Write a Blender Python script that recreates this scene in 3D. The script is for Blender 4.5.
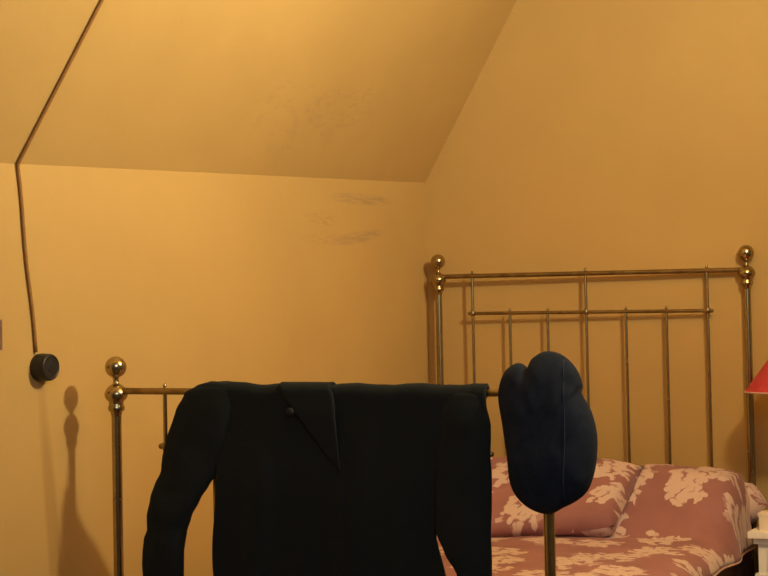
import bpy, bmesh, math, random
from math import sin, cos, pi, sqrt, atan2
from mathutils import Vector, Matrix, noise

random.seed(7)
for o in list(bpy.data.objects):
    bpy.data.objects.remove(o, do_unlink=True)
scene = bpy.context.scene
COL = scene.collection

# ------------------------------------------------------------------ camera
F_PX, YAW, PITCH, ROLL = 1518.5, -0.4795, 0.0293, -0.0203
cam_d = bpy.data.cameras.new('camera')
cam = bpy.data.objects.new('camera', cam_d)
COL.objects.link(cam)
fw = Vector((sin(YAW) * cos(PITCH), cos(YAW) * cos(PITCH), sin(PITCH)))
r0 = Vector((cos(YAW), -sin(YAW), 0))
u0 = r0.cross(fw)
rr = r0 * cos(ROLL) + u0 * sin(ROLL)
uu = -r0 * sin(ROLL) + u0 * cos(ROLL)
M = Matrix((rr, uu, -fw)).transposed().to_4x4()
M.translation = Vector((2.3268, -3.0279, 1.1891))
cam.matrix_world = M
cam_d.sensor_width = 36.0
cam_d.lens = F_PX / 768 * 36.0
cam_d.clip_start = 0.05
scene.camera = cam

# ------------------------------------------------------------------ light
scene.view_settings.view_transform = 'Standard'
scene.view_settings.look = 'None'
scene.view_settings.gamma = 1.0
scene.view_settings.use_curve_mapping = False
scene.view_settings.exposure = 0.0

world = bpy.data.worlds.new('world')
scene.world = world
world.use_nodes = True
world.node_tree.nodes['Background'].inputs[0].default_value = (0.5, 0.6, 0.75, 1)
world.node_tree.nodes['Background'].inputs[1].default_value = 0.02


def lamp(name, kind, loc, energy, color, size, target=None):
    d = bpy.data.lights.new(name, kind)
    d.energy = energy
    d.color = color
    if kind == 'AREA':
        d.shape = 'RECTANGLE'
        d.size, d.size_y = size
    else:
        d.shadow_soft_size = size
    o = bpy.data.objects.new(name, d)
    COL.objects.link(o)
    o.location = loc
    if target is not None:
        o.rotation_euler = (Vector(target) - Vector(loc)).to_track_quat('-Z', 'Y').to_euler()
    return o


# reflector lamp to the right of the bed, tilted up, and an added cool fill light with no fixture of its own
EK, EB, EF = 56, 68, 26
key = lamp('wall_lamp_light', 'AREA', (2.0, 0.12, 2.27), EK, (1.0, 0.89, 0.58), (0.12, 0.12), (2.0 - .78, 0.12 + .02, 2.27 + .66))
key.data.shape = 'DISK'
lamp('wall_lamp_bulb', 'POINT', (2.0, 0.12, 2.27), EB, (1.0, 0.89, 0.58), 0.075)
lamp('fill_light', 'AREA', (2.7, -2.7, 2.3), EF, (0.90, 1.0, 1.12), (1.1, 1.1), (-0.1, -0.4, 1.2))

# ------------------------------------------------------------------ bed frame of reference
BY = 0.0297            # the bed stands very slightly askew in the room
W, L = 1.1236, 1.9943  # post to post
HF, HFR, DF = 1.1136, 1.0545, -0.0069   # foot finial, foot rail, tilt across
HH, HHR, DH = 1.4375, 1.3814, -0.0144
XW, YB, ZK = -0.1346, 2.0556, 1.743
KS, SL = 0.0577, 1.6618


def bedpt(x, y, z):
    return Vector((cos(BY) * x - sin(BY) * y, sin(BY) * x + cos(BY) * y, z))


# ------------------------------------------------------------------ materials
def mat(name):
    m = bpy.data.materials.new(name)
    m.use_nodes = True
    nt = m.node_tree
    return m, nt, nt.nodes['Principled BSDF']


def nd(nt, t, **kw):
    n = nt.nodes.new(t)
    for k, v in kw.items():
        if k.startswith('i_'):
            n.inputs[int(k[2:]) if k[2:].isdigit() else k[2:]].default_value = v
        else:
            setattr(n, k, v)
    return n


def lk(nt, a, b):
    nt.links.new(a, b)


def ramp(nt, fac, stops):
    n = nt.nodes.new('ShaderNodeValToRGB')
    while len(n.color_ramp.elements) < len(stops):
        n.color_ramp.elements.new(0.5)
    for e, (p, c) in zip(n.color_ramp.elements, stops):
        e.position = p
        e.color = c if len(c) == 4 else (*c, 1)
    lk(nt, fac, n.inputs[0])
    return n.outputs[0]


def math_n(nt, op, a, b=None, clamp=False):
    n = nt.nodes.new('ShaderNodeMath')
    n.operation = op
    n.use_clamp = clamp
    for i, v in enumerate((a, b)):
        if v is None:
            continue
        if isinstance(v, (int, float)):
            n.inputs[i].default_value = v
        else:
            lk(nt, v, n.inputs[i])
    return n.outputs[0]


def mix_c(nt, fac, a, b):
    n = nt.nodes.new('ShaderNodeMix')
    n.data_type = 'RGBA'
    for s, v in ((n.inputs[0], fac), (n.inputs[6], a), (n.inputs[7], b)):
        if isinstance(v, (int, float)):
            s.default_value = v
        elif isinstance(v, tuple):
            s.default_value = (*v, 1) if len(v) == 3 else v
        else:
            lk(nt, v, s)
    return n.outputs[2]


def bump(nt, bsdf, height, strength, dist):
    b = nt.nodes.new('ShaderNodeBump')
    b.inputs['Strength'].default_value = strength
    b.inputs['Distance'].default_value = dist
    lk(nt, height, b.inputs['Height'])
    lk(nt, b.outputs[0], bsdf.inputs['Normal'])


PAINT = (0.50, 0.31, 0.100)


def plaster(name, scuffs_and_streaks=()):
    m, nt, bs = mat(name)
    tc = nd(nt, 'ShaderNodeTexCoord')
    n1 = nd(nt, 'ShaderNodeTexNoise', i_Scale=2.2, i_Detail=4.0)
    n2 = nd(nt, 'ShaderNodeTexNoise', i_Scale=90.0, i_Detail=3.0)
    n3 = nd(nt, 'ShaderNodeTexNoise', i_Scale=6.0, i_Detail=2.0)
    for n in (n1, n2, n3):
        lk(nt, tc.outputs['Object'], n.inputs['Vector'])
    p = PAINT
    base = ramp(nt, n1.outputs[0], [(0.3, tuple(c * 0.95 for c in p)), (0.7, tuple(min(1, c * 1.04) for c in p))])
    col = mix_c(nt, math_n(nt, 'MULTIPLY', math_n(nt, 'GREATER_THAN', n2.outputs[0], 0.66), 0.10), base, (0.36, 0.215, 0.07))
    for (c, size, rot, sc, thr, tint, amt) in scuffs_and_streaks:
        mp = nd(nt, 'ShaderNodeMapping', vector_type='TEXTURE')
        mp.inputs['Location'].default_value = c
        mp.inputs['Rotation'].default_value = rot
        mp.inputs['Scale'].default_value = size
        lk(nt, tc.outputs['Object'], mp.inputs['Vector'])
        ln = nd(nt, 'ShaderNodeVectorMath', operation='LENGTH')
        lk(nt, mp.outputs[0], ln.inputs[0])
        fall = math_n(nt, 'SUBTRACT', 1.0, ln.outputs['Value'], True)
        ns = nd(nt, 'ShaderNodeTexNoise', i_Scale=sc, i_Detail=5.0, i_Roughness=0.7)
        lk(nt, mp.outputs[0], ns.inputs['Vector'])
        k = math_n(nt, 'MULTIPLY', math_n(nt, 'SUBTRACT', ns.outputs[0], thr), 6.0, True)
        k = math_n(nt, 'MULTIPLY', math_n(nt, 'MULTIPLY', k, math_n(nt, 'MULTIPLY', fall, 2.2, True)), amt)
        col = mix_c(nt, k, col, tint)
    lk(nt, col, bs.inputs['Base Color'])
    bs.inputs['Roughness'].default_value = 0.72
    bs.inputs['Specular IOR Level'].default_value = 0.3
    h = math_n(nt, 'ADD', math_n(nt, 'MULTIPLY', n3.outputs[0], 1.0), math_n(nt, 'MULTIPLY', n2.outputs[0], 0.06))
    bump(nt, bs, h, 0.35, 0.012)
    return m


SC = (0.29, 0.185, 0.105)
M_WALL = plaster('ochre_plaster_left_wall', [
    ((XW, 1.56, 1.648), (0.5, 0.26, 0.024), (0.03, 0, 0), 3.0, 0.40, SC, 0.5),
    ((XW, 1.52, 1.515), (0.5, 0.22, 0.024), (0.14, 0, 0), 3.0, 0.38, SC, 0.5),
    ((XW, 1.28, 1.565), (0.5, 0.13, 0.03), (0, 0, 0), 4.0, 0.46, (0.36, 0.215, 0.07), 0.6),
    ((XW, 1.28, 1.50), (0.5, 0.16, 0.03), (0.05, 0, 0), 4.0, 0.46, (0.36, 0.215, 0.07), 0.4),
    ((XW, -0.075, 0.63), (0.9, 0.030, 0.55), (0.10, 0, 0), 0.7, 0.05, (0.31, 0.165, 0.045), 0.5),  # soft darker streak running down the wall below the switch
])
M_CEIL = plaster('ochre_plaster_ceiling', [
    ((0.0, 1.20, 1.90), (0.14, 0.30, 0.10), (0.2, 0, 0), 6.0, 0.50, SC, 0.36),
    ((-0.03, 0.95, 1.86), (0.2, 0.35, 0.16), (0, 0, 0), 5.0, 0.52, SC, 0.22),
])
M_BACK = plaster('ochre_plaster_back_wall')


def simple(name, color, rough=0.5, metal=0.0, sheen=0.0, nscale=0, namp=0.15, bscale=0, bstr=0.3, bdist=0.002, spec=0.5):
    m, nt, bs = mat(name)
    bs.inputs['Roughness'].default_value = rough
    bs.inputs['Metallic'].default_value = metal
    bs.inputs['Sheen Weight'].default_value = sheen
    bs.inputs['Specular IOR Level'].default_value = spec
    tc = nd(nt, 'ShaderNodeTexCoord')
    if nscale:
        n = nd(nt, 'ShaderNodeTexNoise', i_Scale=nscale, i_Detail=5.0, i_Roughness=0.65)
        lk(nt, tc.outputs['Object'], n.inputs['Vector'])
        c = ramp(nt, n.outputs[0], [(0.3, tuple(v * (1 - namp) for v in color)), (0.7, tuple(min(1, v * (1 + namp)) for v in color))])
        lk(nt, c, bs.inputs['Base Color'])
    else:
        bs.inputs['Base Color'].default_value = (*color, 1)
    if bscale:
        n = nd(nt, 'ShaderNodeTexNoise', i_Scale=bscale, i_Detail=4.0)
        lk(nt, tc.outputs['Object'], n.inputs['Vector'])
        bump(nt, bs, n.outputs[0], bstr, bdist)
    return m


def brass_mat(name, color, dark, rough):
    m, nt, bs = mat(name)
    tc = nd(nt, 'ShaderNodeTexCoord')
    n = nd(nt, 'ShaderNodeTexNoise', i_Scale=22.0, i_Detail=4.0, i_Roughness=0.6)
    lk(nt, tc.outputs['Object'], n.inputs['Vector'])
    lk(nt, ramp(nt, n.outputs[0], [(0.35, dark), (0.65, color)]), bs.inputs['Base Color'])
    bs.inputs['Metallic'].default_value = 1.0
    lk(nt, ramp(nt, n.outputs[0], [(0.3, (rough + .08,) * 3), (0.7, (rough,) * 3)]), bs.inputs['Roughness'])
    return m


M_BRASS = brass_mat('tarnished_brass', (0.47, 0.37, 0.20), (0.37, 0.285, 0.15), 0.20)
M_BRASS_D = brass_mat('dull_brown_brass', (0.34, 0.25, 0.125), (0.22, 0.155, 0.075), 0.32)
M_WOOL = simple('black_wool', (0.0115, 0.0150, 0.0165), 0.95, sheen=0.03, bscale=500, bstr=0.4, spec=0.12)
M_NAVY = simple('navy_felt', (0.0140, 0.0190, 0.0320), 1.0, sheen=0.015, nscale=30, namp=0.25, bscale=700, bstr=0.5, spec=0.1)
M_SEAM = simple('navy_seam_thread', (0.030, 0.037, 0.054), 0.95, spec=0.1)
M_BUTTON = simple('black_button', (0.018, 0.018, 0.018), 0.8, spec=0.2)
M_BAKE = simple('black_bakelite', (0.012, 0.011, 0.011), 0.42)
M_CORD = simple('brown_cord', (0.27, 0.12, 0.024), 0.75, nscale=60)
M_WHITE = simple('cream_paint', (0.93, 0.84, 0.70), 0.45, nscale=20, namp=0.05)
M_BOX = simple('cream_card', (0.80, 0.66, 0.50), 0.7)
M_RED = simple('red_shade_fabric', (0.50, 0.042, 0.046), 0.8, nscale=120, namp=0.12, bscale=900)
M_PALE = simple('pale_trim', (0.62, 0.42, 0.34), 0.7)
M_PIPE = simple('pale_piping', (0.62, 0.36, 0.26), 0.8)
M_DARKM = simple('dark_iron', (0.02, 0.017, 0.014), 0.5)
M_TICK = simple('mattress_ticking', (0.075, 0.028, 0.020), 0.9, nscale=40)
M_FLOOR = simple('brown_floor', (0.10, 0.055, 0.028), 0.5, nscale=8)
M_PLATE = simple('dark_brown_plate', (0.16, 0.08, 0.05), 0.5)


M_TAUPE = simple('taupe_wall_paint', (0.26, 0.24, 0.21), 0.8, nscale=5, namp=0.06)


def damask(name):
    m, nt, bs = mat(name)
    uv = nd(nt, 'ShaderNodeUVMap')
    # warped coordinates
    wn = nd(nt, 'ShaderNodeTexNoise', i_Scale=30.0, i_Detail=3.0)
    lk(nt, uv.outputs[0], wn.inputs['Vector'])
    sub = nd(nt, 'ShaderNodeVectorMath', operation='SUBTRACT')
    lk(nt, wn.outputs['Color'], sub.inputs[0])
    sub.inputs[1].default_value = (0.5, 0.5, 0.5)
    scl = nd(nt, 'ShaderNodeVectorMath', operation='SCALE')
    lk(nt, sub.outputs[0], scl.inputs[0])
    scl.inputs['Scale'].default_value = 0.05
    add = nd(nt, 'ShaderNodeVectorMath', operation='ADD')
    lk(nt, uv.outputs[0], add.inputs[0])
    lk(nt, scl.outputs[0], add.inputs[1])
    # petals: whole cells of a fine lattice, switched on where a spray reaches them
    vp = nd(nt, 'ShaderNodeTexVoronoi', i_Scale=46.0, i_Randomness=0.95)
    vp.voronoi_dimensions = '2D'
    lk(nt, add.outputs[0], vp.inputs['Vector'])
    vb = nd(nt, 'ShaderNodeTexVoronoi', i_Scale=5.4, i_Randomness=0.6)
    vb.voronoi_dimensions = '2D'
    lk(nt, vp.outputs['Position'], vb.inputs['Vector'])
    ln = nd(nt, 'ShaderNodeTexNoise', i_Scale=17.0, i_Detail=2.0, i_Roughness=0.6)
    lk(nt, vp.outputs['Position'], ln.inputs['Vector'])
    spray = math_n(nt, 'SUBTRACT', 0.40, vb.outputs['Distance'])
    body = math_n(nt, 'ADD', spray, math_n(nt, 'MULTIPLY', math_n(nt, 'SUBTRACT', ln.outputs[0], 0.5), 0.9))
    mask = math_n(nt, 'MULTIPLY', math_n(nt, 'SUBTRACT', body, 0.0), 60.0, True)
    petal = math_n(nt, 'MULTIPLY', math_n(nt, 'SUBTRACT', 0.72, vp.outputs['Distance']), 5.0, True)
    k = math_n(nt, 'MULTIPLY', math_n(nt, 'MULTIPLY', mask, petal), 0.85)
    big = nd(nt, 'ShaderNodeTexNoise', i_Scale=7.0, i_Detail=3.0)
    lk(nt, uv.outputs[0], big.inputs['Vector'])
    ground = ramp(nt, big.outputs[0], [(0.3, (0.285, 0.118, 0.108)), (0.7, (0.36, 0.152, 0.142))])
    col = mix_c(nt, k, ground, (0.68, 0.50, 0.42))
    lk(nt, col, bs.inputs['Base Color'])
    bs.inputs['Roughness'].default_value = 0.75
    bs.inputs['Sheen Weight'].default_value = 0.1
    bs.inputs['Specular IOR Level'].default_value = 0.25
    bump(nt, bs, k, 0.15, 0.002)
    return m


M_DAMASK = damask('rust_floral_damask')


# ------------------------------------------------------------------ mesh helpers
def link(o, parent=None):
    COL.objects.link(o)
    if parent:
        o.parent = parent
    return o


def empty(name, loc, rz=0.0):
    o = bpy.data.objects.new(name, None)
    o.empty_display_size = 0.1
    o.location = loc
    o.rotation_euler = (0, 0, rz)
    return link(o)


def tag(o, label=None, cat=None, group=None, kind=None):
    for k, v in (('label', label), ('category', cat), ('group', group), ('kind', kind)):
        if v:
            o[k] = v
    return o


def build(name, bm, material, parent=None, smooth=True, off=None, angle=None):
    if off is not None:
        bmesh.ops.translate(bm, verts=bm.verts[:], vec=-Vector(off))
    bmesh.ops.recalc_face_normals(bm, faces=bm.faces[:])
    me = bpy.data.meshes.new(name)
    bm.to_mesh(me)
    bm.free()
    me.materials.append(material)
    for p in me.polygons:
        p.use_smooth = smooth
    if angle is not None:
        me.set_sharp_from_angle(angle=angle)
    return link(bpy.data.objects.new(name, me), parent)


def add_box(bm, lo, hi, bev=0.0):
    g = bmesh.ops.create_cube(bm, size=1.0)
    vs = g['verts']
    for v in vs:
        v.co = Vector([lo[i] + (v.co[i] + .5) * (hi[i] - lo[i]) for i in range(3)])
    if bev:
        es = list({e for v in vs for e in v.link_edges})
        bmesh.ops.bevel(bm, geom=es, offset=bev, segments=2, affect='EDGES', profile=0.7)


def add_tube(bm, pts, r, seg=12, caps=True):
    pts = [Vector(p) for p in pts]
    rs = r if isinstance(r, (list, tuple)) else [r] * len(pts)
    rings = []
    ref = None
    for i, p in enumerate(pts):
        t = (pts[min(i + 1, len(pts) - 1)] - pts[max(i - 1, 0)]).normalized()
        if ref is None:
            ref = Vector((0, 0, 1)) if abs(t.z) < .9 else Vector((1, 0, 0))
        a = (ref - t * ref.dot(t)).normalized()
        ref = a
        b = t.cross(a)
        rings.append([bm.verts.new(p + (a * cos(2 * pi * k / seg) + b * sin(2 * pi * k / seg)) * rs[i]) for k in range(seg)])
    for A, B_ in zip(rings, rings[1:]):
        for k in range(seg):
            bm.faces.new((A[k], A[(k + 1) % seg], B_[(k + 1) % seg], B_[k]))
    if caps:
        bm.faces.new(rings[0][::-1])
        bm.faces.new(rings[-1])


def add_lathe(bm, prof, c, seg=28):
    """profile of (z, r) about the vertical axis through c"""
    c = Vector(c)
    rings = []
    for z, r in prof:
        if r < 1e-5:
            rings.append([bm.verts.new(c + Vector((0, 0, z)))])
        else:
            rings.append([bm.verts.new(c + Vector((r * cos(2 * pi * k / seg), r * sin(2 * pi * k / seg), z))) for k in range(seg)])
    for A, B_ in zip(rings, rings[1:]):
        for k in range(seg):
            a = [A[k % len(A)], A[(k + 1) % len(A)], B_[(k + 1) % len(B_)], B_[k % len(B_)]]
            f = []
            for v in a:
                if v not in f:
                    f.append(v)
            if len(f) > 2:
                bm.faces.new(f)
    for R in (rings[0], rings[-1]):
        if len(R) > 2:
            bm.faces.new(R)


def prism(bm, poly, axis, a, b):
    """extrude a 2-D polygon along an axis; poly in the two other axes (in order)"""
    def P(q, t):
        v = [0, 0, 0]
        oth = [i for i in range(3) if i != axis]
        v[oth[0]], v[oth[1]] = q
        v[axis] = t
        return Vector(v)
    A = [bm.verts.new(P(q, a)) for q in poly]
    B_ = [bm.verts.new(P(q, b)) for q in poly]
    n = len(poly)
    bm.faces.new(A)
    bm.faces.new(B_[::-1])
    for i in range(n):
        bm.faces.new((A[i], A[(i + 1) % n], B_[(i + 1) % n], B_[i]))


def interp(tab, t):
    """piecewise linear table [(t, v...)] sorted by t ascending"""
    if t <= tab[0][0]:
        return tab[0][1:]
    for a, b in zip(tab, tab[1:]):
        if t <= b[0]:
            k = (t - a[0]) / (b[0] - a[0])
            k = k * k * (3 - 2 * k) * 0.5 + k * 0.5
            return tuple(p + (q - p) * k for p, q in zip(a[1:], b[1:]))
    return tab[-1][1:]


# ------------------------------------------------------------------ the room
XR, YF, ZC = 4.2, -4.5, 2.62


def zknee(y):
    return ZK + KS * (max(y, -0.9) - YB)


# left knee wall: slab whose top follows the uneven knee line
bm = bmesh.new()
ys = [YF, -2.5, -0.9, -0.4, 0.1, 0.6, 1.1, 1.6, YB]
for xa in (XW, XW - .12):
    pass
inn_b = [bm.verts.new((XW, y, 0)) for y in ys]
inn_t = [bm.verts.new((XW, y, zknee(y))) for y in ys]
out_b = [bm.verts.new((XW - .12, y, 0)) for y in ys]
out_t = [bm.verts.new((XW - .12, y, zknee(y))) for y in ys]
for i in range(len(ys) - 1):
    bm.faces.new((inn_b[i], inn_b[i + 1], inn_t[i + 1], inn_t[i]))
    bm.faces.new((out_b[i], out_b[i + 1], out_t[i + 1], out_t[i]))
    bm.faces.new((inn_t[i], inn_t[i + 1], out_t[i + 1], out_t[i]))
    bm.faces.new((inn_b[i], inn_b[i + 1], out_b[i + 1], out_b[i]))
for i in (0, -1):
    bm.faces.new((inn_b[i], inn_t[i], out_t[i], out_b[i]))
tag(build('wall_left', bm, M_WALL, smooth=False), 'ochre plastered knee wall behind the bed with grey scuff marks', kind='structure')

# ceiling: slope rising from the knee wall, then flat over the room
bm = bmesh.new()
cols = []
for y in ys:
    z0 = zknee(y)
    x1 = XW + (ZC - z0) / SL
    row = [(XW - .12, z0 - .12 * SL * 0), (XW, z0)]
    row = [(XW, z0), (XW + (x1 - XW) * .33, z0 + (ZC - z0) * .33), (XW + (x1 - XW) * .66, z0 + (ZC - z0) * .66), (x1, ZC), (XR, ZC)]
    lo = [bm.verts.new((x, y, z)) for x, z in row]
    up = [bm.verts.new((x - (.10 if i < 4 else 0), y, z + .10)) for i, (x, z) in enumerate(row)]
    cols.append((lo, up))
for (l0, u0_), (l1, u1_) in zip(cols, cols[1:]):
    for i in range(4):
        bm.faces.new((l0[i], l0[i + 1], l1[i + 1], l1[i]))
        bm.faces.new((u0_[i], u0_[i + 1], u1_[i + 1], u1_[i]))
    bm.faces.new((l0[0], l1[0], u1_[0], u0_[0]))
    bm.faces.new((l0[4], l1[4], u1_[4], u0_[4]))
for l, u in (cols[0], cols[-1]):
    for i in range(4):
        bm.faces.new((l[i], l[i + 1], u[i + 1], u[i]))
tag(build('ceiling', bm, M_CEIL, smooth=False), 'ochre sloping attic ceiling above the knee wall', kind='structure')

for nm, lo, hi, m, lb in (
        ('wall_back', (XW - .12, YB, 0), (XR + .1, YB + .12, ZC + .1), M_BACK, 'ochre plastered gable wall behind the brass headboard'),
        ('wall_right', (XR, YF, 0), (XR + .1, YB, ZC), M_TAUPE, 'taupe painted wall on the far side of the room'),
        ('wall_front', (XW - .12, YF - .1, 0), (XR + .1, YF, ZC + .1), M_TAUPE, 'taupe painted wall opposite the headboard'),
        ('floor', (XW - .12, YF - .1, -.1), (XR + .1, YB + .12, 0), M_FLOOR, 'brown boarded attic floor')):
    bm = bmesh.new()
    add_box(bm, lo, hi)
    tag(build(nm, bm, m, smooth=False), lb, kind='structure')

# ------------------------------------------------------------------ brass bed
bed = empty('brass_bed', (0, 0, 0), BY)
tag(bed, 'old brass bedstead with ball finials and slender spindles', 'bed')

FIN = [(0.0267 * cos(a * pi / 14), 0.0267 * sin(a * pi / 14)) for a in range(0, 13)]   # ball from the top
FIN = [(z, r) for z, r in FIN] + [(-0.0262, 0.0082), (-0.030, 0.0072), (-0.038, 0.0072), (-0.042, 0.0095),
                                  (-0.0445, 0.0150), (-0.050, 0.0210), (-0.057, 0.0258), (-0.063, 0.0283), (-0.069, 0.0288), (-0.075, 0.0272),
                                  (-0.080, 0.0240), (-0.084, 0.0195), (-0.088, 0.0180), (-0.093, 0.0182), (-0.097, 0.0200), (-0.102, 0.0205),
                                  (-0.107, 0.0198), (-0.110, 0.0150), (-0.116, 0.0138), (-0.121, 0.0125)]


def post(x, y, ztop):
    zt = ztop - 0.118
    bm = bmesh.new()
    add_lathe(bm, [(0.045, 0.0122), (zt, 0.0122)], (x, y, 0), 20)
    p = build('post', bm, M_BRASS, bed, angle=0.7)
    bm = bmesh.new()
    add_lathe(bm, FIN, (x, y, ztop), 32)
    f = build('finial', bm, M_BRASS, p)
    f['label'] = 'brass ball finial on a turned collar'
    bm = bmesh.new()
    add_lathe(bm, [(0.0, 0.006), (0.0, 0.018), (0.02, 0.021), (0.045, 0.014), (0.048, 0.0)], (x, y, 0), 16)
    build('foot', bm, M_DARKM, p)
    return p


def knob(x, y, z, parent, s=1.0):
    bm = bmesh.new()
    prof = [(-0.004, 0.0035), (0.001, 0.0035), (0.0025, 0.0045), (0.0055, 0.0060), (0.0095, 0.0058), (0.0130, 0.0038), (0.0145, 0.0)]
    add_lathe(bm, [(a * s, b * s) for a, b in prof], (x, y, z), 12)
    return build('knob', bm, M_BRASS, parent)


def board(y, ztop, zrail, zinner, d, inset, zlow):
    tz = lambda x: d * (x / W - .5)
    post(0, y, ztop + tz(0))
    post(W, y, ztop + tz(W))
    bm = bmesh.new()
    add_tube(bm, [(0.012, y, zrail + tz(0)), (W - .012, y, zrail + tz(W))], 0.0082, 14)
    build('top_rail', bm, M_BRASS_D, bed, angle=0.7)
    x0, x1 = inset, W - inset
    bm = bmesh.new()
    add_tube(bm, [(x0 - .013, y, zinner + tz(x0)), (x1 + .013, y, zinner + tz(x1))],
             0.0062, 12)
    ir = build('inner_rail', bm, M_BRASS_D, bed, angle=0.7)
    for xe, sg in ((x0 - .013, -1), (x1 + .013, 1)):
        bm = bmesh.new()
        bmesh.ops.create_uvsphere(bm, u_segments=10, v_segments=8, radius=0.0070, matrix=Matrix.Translation((xe, y, zinner + tz(xe))))
        build('rail_end', bm, M_BRASS_D, ir)
    bm = bmesh.new()
    add_tube(bm, [(0.012, y, zlow), (W - .012, y, zlow)], 0.010, 12)
    build('bottom_rail', bm, M_BRASS_D, bed, angle=0.7)
    sp = (x1 - x0) / 6
    for i in range(7):
        x = x0 + i * sp
        long = i in (0, 3, 6)
        zt = (zrail if long else zinner) + tz(x)
        bm = bmesh.new()
        add_tube(bm, [(x, y, zlow), (x, y, zt)], 0.0052, 10)
        s = build('spindle', bm, M_BRASS, bed, angle=0.7)
        knob(x, y, zt + (0.008 if long else 0.006), s, 0.8)
        if long:      # small collar where the spindle crosses the inner rail
            bm = bmesh.new()
            add_lathe(bm, [(-.011, .0055), (-.009, .0078), (.009, .0078), (.011, .0055)], (x, y, zinner + tz(x)), 12)
            build('collar', bm, M_BRASS_D, s)


board(0.0, HF, HFR, 0.921, DF, 0.144, 0.33)
board(L, HH, HHR, 1.246, DH, 0.1338, 0.33)
for x in (0.0, W):
    bm = bmesh.new()
    add_box(bm, (x - .012, 0.012, 0.29), (x + .012, L - .012, 0.34), 0.003)
    build('side_rail', bm, M_DARKM, bed, smooth=False)
bm = bmesh.new()
add_box(bm, (0.012, 0.06, 0.322), (W - .012, L - .05, 0.338), 0.002)
build('mattress_base', bm, M_DARKM, bed, smooth=False)

# ------------------------------------------------------------------ mattress
mo = (W / 2, 0.98, 0.34)
bm = bmesh.new()
add_box(bm, (0.02, 0.05, 0.341), (W + .016, 1.93, 0.512), 0.035)
mattress = build('mattress', bm, M_TICK, off=mo)
mattress.location = bedpt(*mo)
mattress.rotation_euler.z = BY
tag(mattress, 'dark reddish mattress beneath the floral bedspread', 'mattress')


# ------------------------------------------------------------------ cloth grids with UVs in metres
def grid_cloth(name, fn, nu, nv, material, uvfn, parent=None, off=None, thick=0.0):
    bm = bmesh.new()
    uvl = bm.loops.layers.uv.new('UVMap')
    V = [[bm.verts.new(fn(i / nu, j / nv)) for i in range(nu + 1)] for j in range(nv + 1)]
    for j in range(nv):
        for i in range(nu):
            f = bm.faces.new((V[j][i], V[j][i + 1], V[j + 1][i + 1], V[j + 1][i]))
            for lp, (a, b) in zip(f.loops, ((i, j), (i + 1, j), (i + 1, j + 1), (i, j + 1))):
                lp[uvl].uv = uvfn(a / nu, b / nv)
    o = build(name, bm, material, parent, off=off)
    if thick:
        s = o.modifiers.new('thickness', 'SOLIDIFY')
        s.thickness = thick
        s.offset = 0.0
    return o


def sstep(a, b, x):
    t = max(0.0, min(1.0, (x - a) / (b - a)))
    return t * t * (3 - 2 * t)


# bedspread: pulled over one pillow on the right side of the bed, falling over both edges
SPAN = 0.34 + W - .02 + 0.092


def spread(u, v):
    y = 0.045 + 1.785 * v
    s = -0.34 + u * SPAN          # across, measured along the cloth
    flare = 0.072 + 0.008 * sin(y * 9) + 0.006 * sin(y * 21 + 1) - 0.016 * sstep(1.45, 1.62, y)
    xl, xr = 0.03, W - .02
    if s < xl:                           # hanging on the wall side
        d = xl - s
        x = xl - 0.05 * (1 - math.exp(-d / .04))
        z = 0.540 - max(0, d - .03) * 0.95 - 0.012 * sstep(0, .05, d)
    elif s <= xr:
        x = s
        z = 0.540
    else:
        d = s - xr
        a = min(d / .085, 1.0) * pi / 2
        x = xr + flare * sin(a) + 0.02 * max(0, d - .085)
        z = 0.540 - 0.055 * (1 - cos(a)) - max(0, d - .085) * 0.96
    k = sstep(0, .1, x) * (1 - sstep(W - .08, W + .02, x))
    z += 0.012 * k * (1 - ((x - .56) / .6) ** 2)
    z += 0.006 * noise.noise(Vector((x * 6, y * 6, 3))) * k + 0.0025 * noise.noise(Vector((x * 22, y * 17, 7))) * k
    # covered pillow
    cx = (x - 0.925) / 0.30
    ky = sstep(1.40, 1.70, y) * (1 - 0.75 * sstep(1.80, 1.83, y))
    ky = ky * 0.75 + 0.25 * sqrt(max(0, sstep(1.40, 1.66, y)))* (1 - 0.75 * sstep(1.80, 1.83, y))
    kx = (max(0.0, 1 - abs(cx) ** 5) ** 0.5 if cx < 1 else 0.0) if cx > 0 else sstep(0.70, 0.84, x)
    hill = 0.187 * kx * ky * (1 - sstep(0.0, 0.085, s - xr))
    z += hill
    if x > xr and ky > 0:
        x += 0.014 * sstep(.57, .62, z) * ky
    z += 0.008 * noise.noise(Vector((x * 9 + 4, y * 9, 1))) * ky * k
    # shallow crease below the pillow
    z -= 0.010 * k * math.exp(-((y - 1.43 - 0.05 * (x - .9)) / .03) ** 2) * sstep(.5, .8, x)
    return Vector((x, y, z))


so = (W / 2, 0.95, 0.52)
spr = grid_cloth('bedspread', spread, 110, 130, M_DAMASK,
                 lambda u, v: (u * SPAN, v * 1.785), off=so, thick=0.006)
spr.location = bedpt(*so)
spr.rotation_euler.z = BY
bm = bmesh.new()
add_tube(bm, [spread(1.0, j / 90) + Vector((0.001, 0, -0.002)) for j in range(91)], 0.0042, 8)
build('piping', bm, M_PIPE, spr, off=so)['label'] = 'pale piped edge of the bedspread'
tag(spr, 'rust red floral bedspread spread over the brass bed', 'bedspread')


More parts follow.
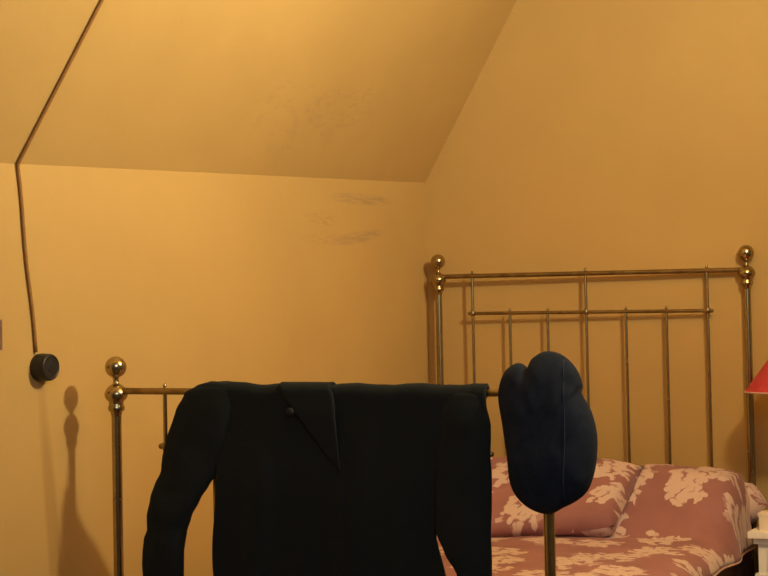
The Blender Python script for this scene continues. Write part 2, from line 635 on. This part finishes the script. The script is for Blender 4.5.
def pillow(name, lx, ly, th, loc, rot, label, cat, uvo=(0, 0), seed=0, n=30):
    bm = bmesh.new()
    uvl = bm.loops.layers.uv.new('UVMap')
    def P(i, j, sgn):
        a, b = -1 + 2 * i / n, -1 + 2 * j / n
        # rounded rectangle with slightly drawn-out corners
        px = a * (1 - 0.07 * (1 - b * b) * abs(a) ** 3 * 0 - 0.05 * (b * b))
        py = b * (1 - 0.06 * (a * a))
        pinch = 1 - 0.06 * (1 - b * b) * abs(a) ** 4
        h = ((1 - a ** 4) * (1 - b ** 4))
        h = max(0, h) ** 0.30
        w = 0.012 * noise.noise(Vector((a * 2.3 + seed, b * 2.3, sgn * 2))) * h
        w += 0.004 * noise.noise(Vector((a * 7 + seed, b * 7, sgn * 5))) * h
        return Vector((px * lx / 2 * pinch, py * ly / 2 + (0.11 * a - 0.02) * (1 - b) / 2, sgn * h * th / 2 + w))
    for sgn in (1, -1):
        V = {}
        for j in range(n + 1):
            for i in range(n + 1):
                V[i, j] = bm.verts.new(P(i, j, sgn))
        for j in range(n):
            for i in range(n):
                f = bm.faces.new((V[i, j], V[i + 1, j], V[i + 1, j + 1], V[i, j + 1]))
                for lp, (a, b) in zip(f.loops, ((i, j), (i + 1, j), (i + 1, j + 1), (i, j + 1))):
                    lp[uvl].uv = (a / n * lx + uvo[0], b / n * ly + uvo[1] + (3 if sgn < 0 else 0))
    bmesh.ops.remove_doubles(bm, verts=bm.verts[:], dist=1e-5)
    o = build(name, bm, M_DAMASK)
    o.location = loc
    o.rotation_euler = rot
    # the soft underside settles on the bedspread
    from mathutils import Euler
    mw = Matrix.Translation(Vector(loc)) @ Euler(rot).to_matrix().to_4x4()
    inv = mw.inverted()
    rb = Matrix.Rotation(-BY, 4, 'Z')
    for v_ in o.data.vertices:
        p = mw @ v_.co
        q = rb @ p
        zs = spread((q.x + .34) / SPAN, min(1.0, (q.y - .045) / 1.785)).z + 0.005
        if p.z < zs:
            p.z = zs
            v_.co = inv @ p
    tag(o, label, cat)
    return o


pillow('pillow', 0.72, 0.45, 0.15, bedpt(0.502, 1.495, 0.636), (math.radians(24), math.radians(0), BY + math.radians(-2)),
       'rust floral pillow lying loose on the bedspread behind the cap', 'pillow', (0.9, 0.3), 3)

# bolster end showing between the bedspread and the bedpost
bm = bmesh.new()
uvl = bm.loops.layers.uv.new('UVMap')
RB, xa, xb = 0.066, 0.62, 1.192
N, K = 22, 24
rings = []
for i in range(N + 1):
    t = i / N
    x = xa + (xb - xa) * t
    e = min(t, 1 - t) * (xb - xa)
    r = RB * (min(1, e / .05) ** .5 if e < .05 else 1)
    r = max(r, .004) * (1 + .05 * sin(t * 17))
    rings.append([bm.verts.new((x, 1.898 + r * cos(2 * pi * k / K), 0.607 + r * sin(2 * pi * k / K))) for k in range(K)])
for i in range(N):
    for k in range(K):
        f = bm.faces.new((rings[i][k], rings[i][(k + 1) % K], rings[i + 1][(k + 1) % K], rings[i + 1][k]))
        for lp, (a, b) in zip(f.loops, ((i, k), (i, k + 1), (i + 1, k + 1), (i + 1, k))):
            lp[uvl].uv = (a / N * .6 + 2.32, b / K * .41 + 1.27)
bm.faces.new(rings[0])
bm.faces.new(rings[-1])
bo = (0.93, 1.898, 0.54)
bol = build('bolster', bm, M_DAMASK, off=bo)
bol.location = bedpt(*bo)
bol.rotation_euler.z = BY
tag(bol, 'rust floral bolster wedged against the brass headboard', 'bolster')

# ------------------------------------------------------------------ black coat over the foot rail
co = (0.6, 0.0, 1.06)
coat = empty('coat', bedpt(*co), BY)
tag(coat, 'black wool coat draped over the foot rail of the bed', 'coat')
RZ = HFR


def drape(x, q, extra=0.0, hang=1.0):
    """point at arc length q along the fold: q=0 on top of the rail, q>0 down the front, q<0 down the back"""
    R = 0.017 + extra
    z0 = RZ + DF * (x / W - .5)
    half = R * pi / 2
    if abs(q) < half:
        a = q / R
        return Vector((x, -R * sin(a), z0 + R * cos(a)))
    d = abs(q) - half
    s = -1 if q > 0 else 1
    g = sstep(0, .25, d) * hang
    f = 0.010 * sin(x * 23 + 1.3) + 0.006 * sin(x * 51 + d * 6) + 0.008 * noise.noise(Vector((x * 7, d * 4, s)))
    if s > 0:                       # the back half slopes away over the bed end
        return Vector((x, R + 0.50 * d * sstep(-.02, .12, d) + f * g, z0 - d * 0.88))
    return Vector((x, -(R + 0.006 * g) + 0.6 * f * g, z0 - d))


def top_bump(x):
    return (0.004 * math.exp(-((x - .33) / .03) ** 2) + 0.0022 * sin(x * 40) + 0.0025 * noise.noise(Vector((x * 25, 2, 5)))
           )


def body_fn(u, v):
    q = -0.46 + v * (0.46 + 0.70)
    z = RZ + .017 - max(0, abs(q) - .027)
    xl = 0.300 if q > 0 else 0.26
    if q > 0:
        xr = interp([(0.36, 0.912), (0.55, 0.902), (0.655, 0.889), (0.755, 0.862), (0.80, 0.875), (0.95, 0.965), (1.04, 0.988), (1.08, 0.990)], z)[0]
    else:
        xr = 0.986 - 0.65 * max(0, -q - .03)
    xl += (0.008 * sin(z * 16) if q > 0 else 0)
    x = xl + u * (xr - xl)
    p = drape(x, q)
    if abs(q) < .06:
        p.z += top_bump(x)
    # the buttoned-over front: the half under the lapel stands proud
    if q > .1:
        p.y -= 0.008 * (1 - sstep(0.636, 0.648, x)) * sstep(.1, .25, q)
    return p


o = grid_cloth('body', body_fn, 120, 90, M_WOOL, lambda u, v: (u, v), coat, off=co, thick=0.007)


def lapel_fn(u, v):
    q = -0.07 + v * (0.07 + 0.212)
    z = RZ + .017 - max(0, q - .02)
    xl, xr = interp([(0.884, 0.640, 0.646), (0.93, 0.600, 0.640), (0.976, 0.562, 0.636), (1.016, 0.525, 0.632), (1.05, 0.490, 0.622), (1.082, 0.466, 0.600)], z)
    x = xl + u * (xr - xl) - 0.010 * sstep(0, .1, q)
    p = drape(x, q, 0.005)
    p.y -= 0.006 * sstep(.02, .1, q)
    return p


grid_cloth('lapel', lapel_fn, 16, 40, M_WOOL, lambda u, v: (u, v), coat, off=co, thick=0.004)


def loft(name, secs, parent, off, seg=22, sub=4):
    """sections (z, xl, xr, ycentre, depth) from the top down; elliptical rings, closed ends"""
    tab = sorted(secs)
    zs = [s[0] for s in tab]
    Z = []
    for a, b in zip(zs, zs[1:]):
        Z += [a + (b - a) * k / sub for k in range(sub)]
    Z.append(zs[-1])
    bm = bmesh.new()
    rings = []
    for z in Z:
        xl, xr, yc, dp = interp(tab, z)
        c, hw = (xl + xr) / 2, (xr - xl) / 2
        ring = []
        for k in range(seg):
            a = 2 * pi * k / seg
            ca, sa = cos(a), sin(a)
            e = 0.8
            x = c + hw * math.copysign(abs(ca) ** e, ca)
            y = yc + dp * math.copysign(abs(sa) ** e, sa)
            w = 0.004 * noise.noise(Vector((x * 18, y * 18 + 3, z * 14)))
            ring.append(bm.verts.new((x + w, y + w * 1.4, z + 0.003 * sin(a * 2 + z * 40))))
        rings.append(ring)
    for A, B_ in zip(rings, rings[1:]):
        for k in range(seg):
            bm.faces.new((A[k], A[(k + 1) % seg], B_[(k + 1) % seg], B_[k]))
    bm.faces.new(rings[0])
    bm.faces.new(rings[-1])
    return build(name, bm, M_WOOL, parent, off=off)


loft('sleeve', [(1.0785, 0.268, 0.335, -0.001, 0.008), (1.073, 0.238, 0.355, -0.002, 0.015), (1.057, 0.208, 0.362, -0.005, 0.019),
                (1.013, 0.187, 0.350, -0.014, 0.017), (0.941, 0.160, 0.330, -0.019, 0.016), (0.869, 0.143, 0.303, -0.024, 0.018),
                (0.832, 0.130, 0.280, -0.027, 0.021), (0.796, 0.119, 0.255, -0.029, 0.024), (0.760, 0.108, 0.231, -0.030, 0.026),
                (0.728, 0.109, 0.217, -0.030, 0.025), (0.705, 0.101, 0.214, -0.030, 0.026), (0.670, 0.097, 0.212, -0.030, 0.026),
                (0.615, 0.099, 0.208, -0.030, 0.025), (0.52, 0.101, 0.206, -0.030, 0.024), (0.47, 0.103, 0.205, -0.030, 0.023)], coat, co)
loft('sleeve', [(1.066, 0.918, 0.965, -0.001, 0.006), (1.060, 0.900, 0.982, -0.002, 0.013), (1.045, 0.890, 0.987, -0.006, 0.018),
                (1.02, 0.884, 0.990, -0.010, 0.017), (0.98, 0.880, 0.997, -0.014, 0.016), (0.85, 0.872, 1.000, -0.020, 0.016),
                (0.750, 0.868, 1.000, -0.025, 0.020),
                (0.705, 0.889, 0.999, -0.028, 0.022), (0.655, 0.918, 0.998, -0.029, 0.023), (0.60, 0.928, 0.994, -0.030, 0.023),
                (0.53, 0.932, 0.990, -0.030, 0.022)], coat, co)
bm = bmesh.new()
bmesh.ops.create_uvsphere(bm, u_segments=16, v_segments=10, radius=1.0,
                          matrix=Matrix.Translation((0.512, -0.036, 1.011)) @ Matrix.Diagonal((0.0095, 0.005, 0.0095, 1)))
b = build('button', bm, M_BUTTON, coat, off=co)
b['label'] = 'small round black button beside the lapel'

# ------------------------------------------------------------------ dark cap hung over the right foot post
OUT = [(1.022, 1.038), (1.025, 1.07), (1.038, 1.1), (1.057, 1.115), (1.073, 1.117), (1.088, 1.106), (1.103, 1.129), (1.13, 1.142),
       (1.159, 1.138), (1.181, 1.124), (1.199, 1.101), (1.209, 1.072), (1.206, 1.053), (1.227, 1.015), (1.239, 0.962), (1.235, 0.901),
       (1.219, 0.851), (1.196, 0.827), (1.162, 0.809), (1.133, 0.795), (1.101, 0.799), (1.07, 0.819), (1.048, 0.853), (1.04, 0.917), (1.03, 0.984)]
CC = (1.128, 0.975)


def catmull(P, n):
    R = []
    m = len(P)
    for i in range(m):
        p0, p1, p2, p3 = (Vector(P[(i + k) % m]) for k in (-1, 0, 1, 2))
        for k in range(n):
            t = k / n
            R.append(0.5 * ((2 * p1) + (p2 - p0) * t + (2 * p0 - 5 * p1 + 4 * p2 - p3) * t * t + (3 * p1 - p0 - 3 * p2 + p3) * t ** 3))
    return R


ring0 = catmull(OUT, 4)
NR = len(ring0)


def smooth_ring(R, it):
    R = [Vector(p) for p in R]
    for _ in range(it):
        R = [(R[i - 1] + R[i] * 2 + R[(i + 1) % NR]) / 4 for i in range(NR)]
    return R


ringS = smooth_ring(ring0, 60)


def cap_y(s, sgn, x, z):
    d = max(0.0, 1 - s ** 3.2) ** 0.5
    w = 0.010 * noise.noise(Vector((x * 13, z * 9, sgn))) + 0.0035 * noise.noise(Vector((x * 40, z * 28, 2)))
    if sgn < 0:       # folds running in from the two notches of the outline
        w += 0.007 * math.exp(-((x - 1.086 + 0.15 * (z - 1.10)) / .010) ** 2) * sstep(.98, 1.08, z)
        w += 0.012 * math.exp(-((z - 1.060 - 0.8 * (1.206 - x)) / .010) ** 2) * sstep(1.15, 1.20, x)
    low = sstep(0.8, 1.05, z)
    if sgn < 0:
        return -0.018 - (0.050 + 0.016 * (1 - low)) * d + w * d
    return -0.018 + 0.060 * d + w * d


def cap_ring(s):
    k = sstep(0.55, 1.0, s)
    return [Vector(CC) + ((ringS[i] * (1 - k) + ring0[i] * k) - Vector(CC)) * s for i in range(NR)]


ko = (1.1236, -0.02, 1.09)
cap = empty('cap', bedpt(*ko), BY)
tag(cap, 'floppy dark navy cloth cap hung over the brass bedpost', 'cap')
bm = bmesh.new()
SS = [1.0, 0.985, 0.96, 0.92, 0.86, 0.78, 0.68, 0.56, 0.42, 0.28, 0.14]
R0 = [bm.verts.new((p.x, cap_y(1, -1, p.x, p.y), p.y)) for p in cap_ring(1.0)]
for sgn in (-1, 1):
    prev = R0
    for s in SS[1:]:
        cur = [bm.verts.new((p.x, cap_y(s, sgn, p.x, p.y), p.y)) for p in cap_ring(s)]
        for i in range(NR):
            bm.faces.new((prev[i], prev[(i + 1) % NR], cur[(i + 1) % NR], cur[i]))
        prev = cur
    c = bm.verts.new((CC[0], cap_y(0, sgn, *CC), CC[1]))
    for i in range(NR):
        bm.faces.new((prev[i], prev[(i + 1) % NR], c))
# open the back lower down so that the post comes out of the cap
dead = [f for f in bm.faces if f.calc_center_median().y > -0.010 and f.calc_center_median().z < 0.93]
bmesh.ops.delete(bm, geom=dead, context='FACES')
build('crown', bm, M_NAVY, cap, off=ko)


def on_front(x, z):
    th = atan2(z - CC[1], x - CC[0])
    best = min(range(NR), key=lambda i: abs((atan2(ring0[i].y - CC[1], ring0[i].x - CC[0]) - th + pi) % (2 * pi) - pi))
    s = min(1.0, sqrt((x - CC[0]) ** 2 + (z - CC[1]) ** 2) / (ring0[best] - Vector(CC)).length)
    return Vector((x, cap_y(s, -1, x, z), z))


bm = bmesh.new()
pts = []
for i in range(41):
    z = 1.124 - i / 40 * (1.124 - 0.826)
    x = 1.176 + 0.010 * sin((1.128 - z) / .306 * pi) 
    pts.append(on_front(x, z) + Vector((0, 0.0004, 0)))
add_tube(bm, pts, 0.0014, 8)
build('seam', bm, M_SEAM, cap, off=ko)

# ------------------------------------------------------------------ wall switch and its cord
sy, sz = -0.128, 1.121
sw = empty('wall_switch', (XW, sy, sz))
tag(sw, 'round black wall switch fed by a thin brown cord running up the wall', 'switch')


def lathe_x(name, prof, material, parent, seg=32, off=(0, 0)):
    bm = bmesh.new()
    add_lathe(bm, prof, (0, 0, 0), seg)
    bmesh.ops.rotate(bm, verts=bm.verts[:], cent=(0, 0, 0), matrix=Matrix.Rotation(pi / 2, 3, 'Y'))
    bmesh.ops.translate(bm, verts=bm.verts[:], vec=(0, off[0], off[1]))
    return build(name, bm, material, parent, angle=0.6)


lathe_x('base', [(0.0005, 0.0), (0.0005, 0.0335), (0.012, 0.0345), (0.014, 0.0340), (0.014, 0.0)], M_BAKE, sw)
lathe_x('cover', [(0.0142, 0.0), (0.0142, 0.0335), (0.034, 0.0330), (0.0385, 0.0312), (0.0395, 0.0285), (0.0380, 0.0265), (0.0380, 0.0)], M_BAKE, sw)
lathe_x('boss', [(0.0380, 0.0), (0.0380, 0.0125), (0.0392, 0.0115), (0.0396, 0.0)], M_BAKE, sw)

# cord: up the wall, over the knee and up the slope
bm = bmesh.new()


def on_slope(x, y):
    return ZK + KS * (y - YB) + SL * (x - XW)


nrm = Vector((SL, KS * 0, -1)).normalized()
path = []
for i in range(13):
    t = i / 12
    y = -0.143 + (-0.2005 + 0.143) * t + 0.0025 * sin(t * 9)
    path.append((XW + 0.0045, y, 1.158 + (1.605 - 1.158) * t))
path.append((XW + .007, -0.2010, 1.6125))
for i in range(1, 17):
    t = i / 16
    x = XW + t * (0.62 - 0.0 + 0.0) * 0.93
    y = -0.2005 + (x - XW) * 0.195
    if on_slope(x, y) > ZC - .01:
        break
    p = Vector((x, y, on_slope(x, y))) + nrm * 0.0045
    path.append(p)
add_tube(bm, path, 0.0046, 8)
co2 = (XW, sy, sz)
cord = build('cord', bm, M_CORD, sw, off=co2)
cord['label'] = 'thin brown cord running up the wall and the slope'

# edge of a small brown plate on the wall at the picture's border
bm = bmesh.new()
add_box(bm, (XW + .0005, -0.38, 1.166), (XW + .012, -0.2690, 1.238), 0.003)
wo = (XW, -0.31, 1.20)
wp = build('wall_plate', bm, M_PLATE, off=wo, smooth=False)
wp.location = wo
tag(wp, 'small dark brown plate fixed to the wall near the switch', 'plate')

# ------------------------------------------------------------------ nightstand, box and lamp
ns = empty('nightstand', (1.383, 1.83, 0))
tag(ns, 'cream painted nightstand beside the head of the bed', 'nightstand')
NO = (1.383, 1.83, 0)
x0, x1, y0, y1, zt = 1.168, 1.603, 1.66, 2.02, 0.556


def part(name, lo, hi, bev, m=M_WHITE, parent=ns, off=NO):
    bm = bmesh.new()
    add_box(bm, lo, hi, bev)
    return build(name, bm, m, parent, off=off, angle=0.6)


part('top', (x0 - .026, y0 - .026, zt - .022), (x1 + .026, y1 + .005, zt), .005)
part('cornice', (x0 - .012, y0 - .012, zt - .040), (x1 + .012, y1, zt - .022), .005)
part('body', (x0, y0, 0.08), (x1, y1, zt - .040), .003)
part('plinth', (x0 - .014, y0 - .014, 0.0), (x1 + .014, y1, 0.08), .005)
part('moulding', (x0 - .010, y0 - .010, 0.405), (x1 + .010, y1, 0.425), .004)
dr = part('drawer', (x0 + .03, y0 - .010, 0.435), (x1 - .03, y0 + .002, 0.508), .004)
do = part('door', (x0 + .03, y0 - .010, 0.10), (x1 - .03, y0 + .002, 0.395), .004)
for z, par in ((0.472, dr), (0.26, do)):
    bm = bmesh.new()
    bmesh.ops.create_uvsphere(bm, u_segments=12, v_segments=8, radius=0.013, matrix=Matrix.Translation(((x0 + x1) / 2 if par is dr else x0 + .06, y0 - .022, z)))
    build('knob', bm, M_BRASS, par, off=NO)

bm = bmesh.new()
add_box(bm, (1.170, 1.668, zt), (1.253, 1.74, 0.608), .003)
no2 = (1.212, 1.70, zt)
bx = empty('small_box', no2)
tag(bx, 'small cream box standing on the nightstand edge', 'box')
build('carton', bm, M_BOX, bx, off=no2, angle=0.6)
bm = bmesh.new()
add_box(bm, (1.168, 1.666, 0.598), (1.255, 1.742, 0.6105), .002)
build('lid', bm, M_BOX, bx, off=no2, angle=0.6)

lo_ = (1.260, 1.855, zt)
tl = empty('table_lamp', lo_)
tag(tl, 'table lamp with a red conical shade standing on the nightstand', 'lamp')
bm = bmesh.new()
add_lathe(bm, [(0, 0), (0, .065), (.012, .066), (.02, .055), (.035, .03), (.06, .022), (.10, .038), (.15, .048), (.20, .040), (.25, .022), (.28, .014),
               (.30, .012), (.30, 0)], lo_, 28)
build('base', bm, M_BRASS, tl, off=lo_)
bm = bmesh.new()
add_lathe(bm, [(.298, 0), (.298, .007), (.545, .007), (.55, 0)], lo_, 12)
build('stem', bm, M_BRASS, tl, off=lo_)
bm = bmesh.new()
ZS, ZT, RS, RT = 0.421, 0.562, 0.165, 0.060
prof = [(ZS, RS), (ZT, RT), (ZT, RT - .003), (ZS, RS - .003), (ZS, RS)]
seg = 48
rg = [[bm.verts.new((lo_[0] + r * cos(2 * pi * k / seg), lo_[1] + r * sin(2 * pi * k / seg), zt + z)) for k in range(seg)] for z, r in prof[:4]]
for i in range(4):
    A, B_ = rg[i], rg[(i + 1) % 4]
    for k in range(seg):
        bm.faces.new((A[k], A[(k + 1) % seg], B_[(k + 1) % seg], B_[k]))
sh = build('shade', bm, M_RED, tl, off=lo_, angle=0.6)
sh['label'] = 'red conical fabric lampshade'
bm = bmesh.new()
pts = [(lo_[0] + (RS + .0005) * cos(2 * pi * k / seg), lo_[1] + (RS + .0005) * sin(2 * pi * k / seg), zt + ZS - .001) for k in range(seg + 1)]
add_tube(bm, pts, 0.0028, 6, caps=False)
tr = build('trim', bm, M_PALE, sh, off=lo_)
bm = bmesh.new()
for k in range(3):
    a = 2 * pi * k / 3
    add_tube(bm, [(lo_[0], lo_[1], zt + ZT - .012), (lo_[0] + (RT - .002) * cos(a), lo_[1] + (RT - .002) * sin(a), zt + ZT - .004)], 0.0018, 6)
build('spider', bm, M_BRASS, tl, off=lo_)
bm = bmesh.new()
add_lathe(bm, [(.385, 0), (.385, .016), (.43, .016), (.435, .012), (.45, .02), (.475, .029), (.50, .026), (.518, .012), (.522, 0)], lo_, 20)
build('bulb', bm, simple('frosted_glass', (0.8, 0.78, 0.72), 0.4), tl, off=lo_)
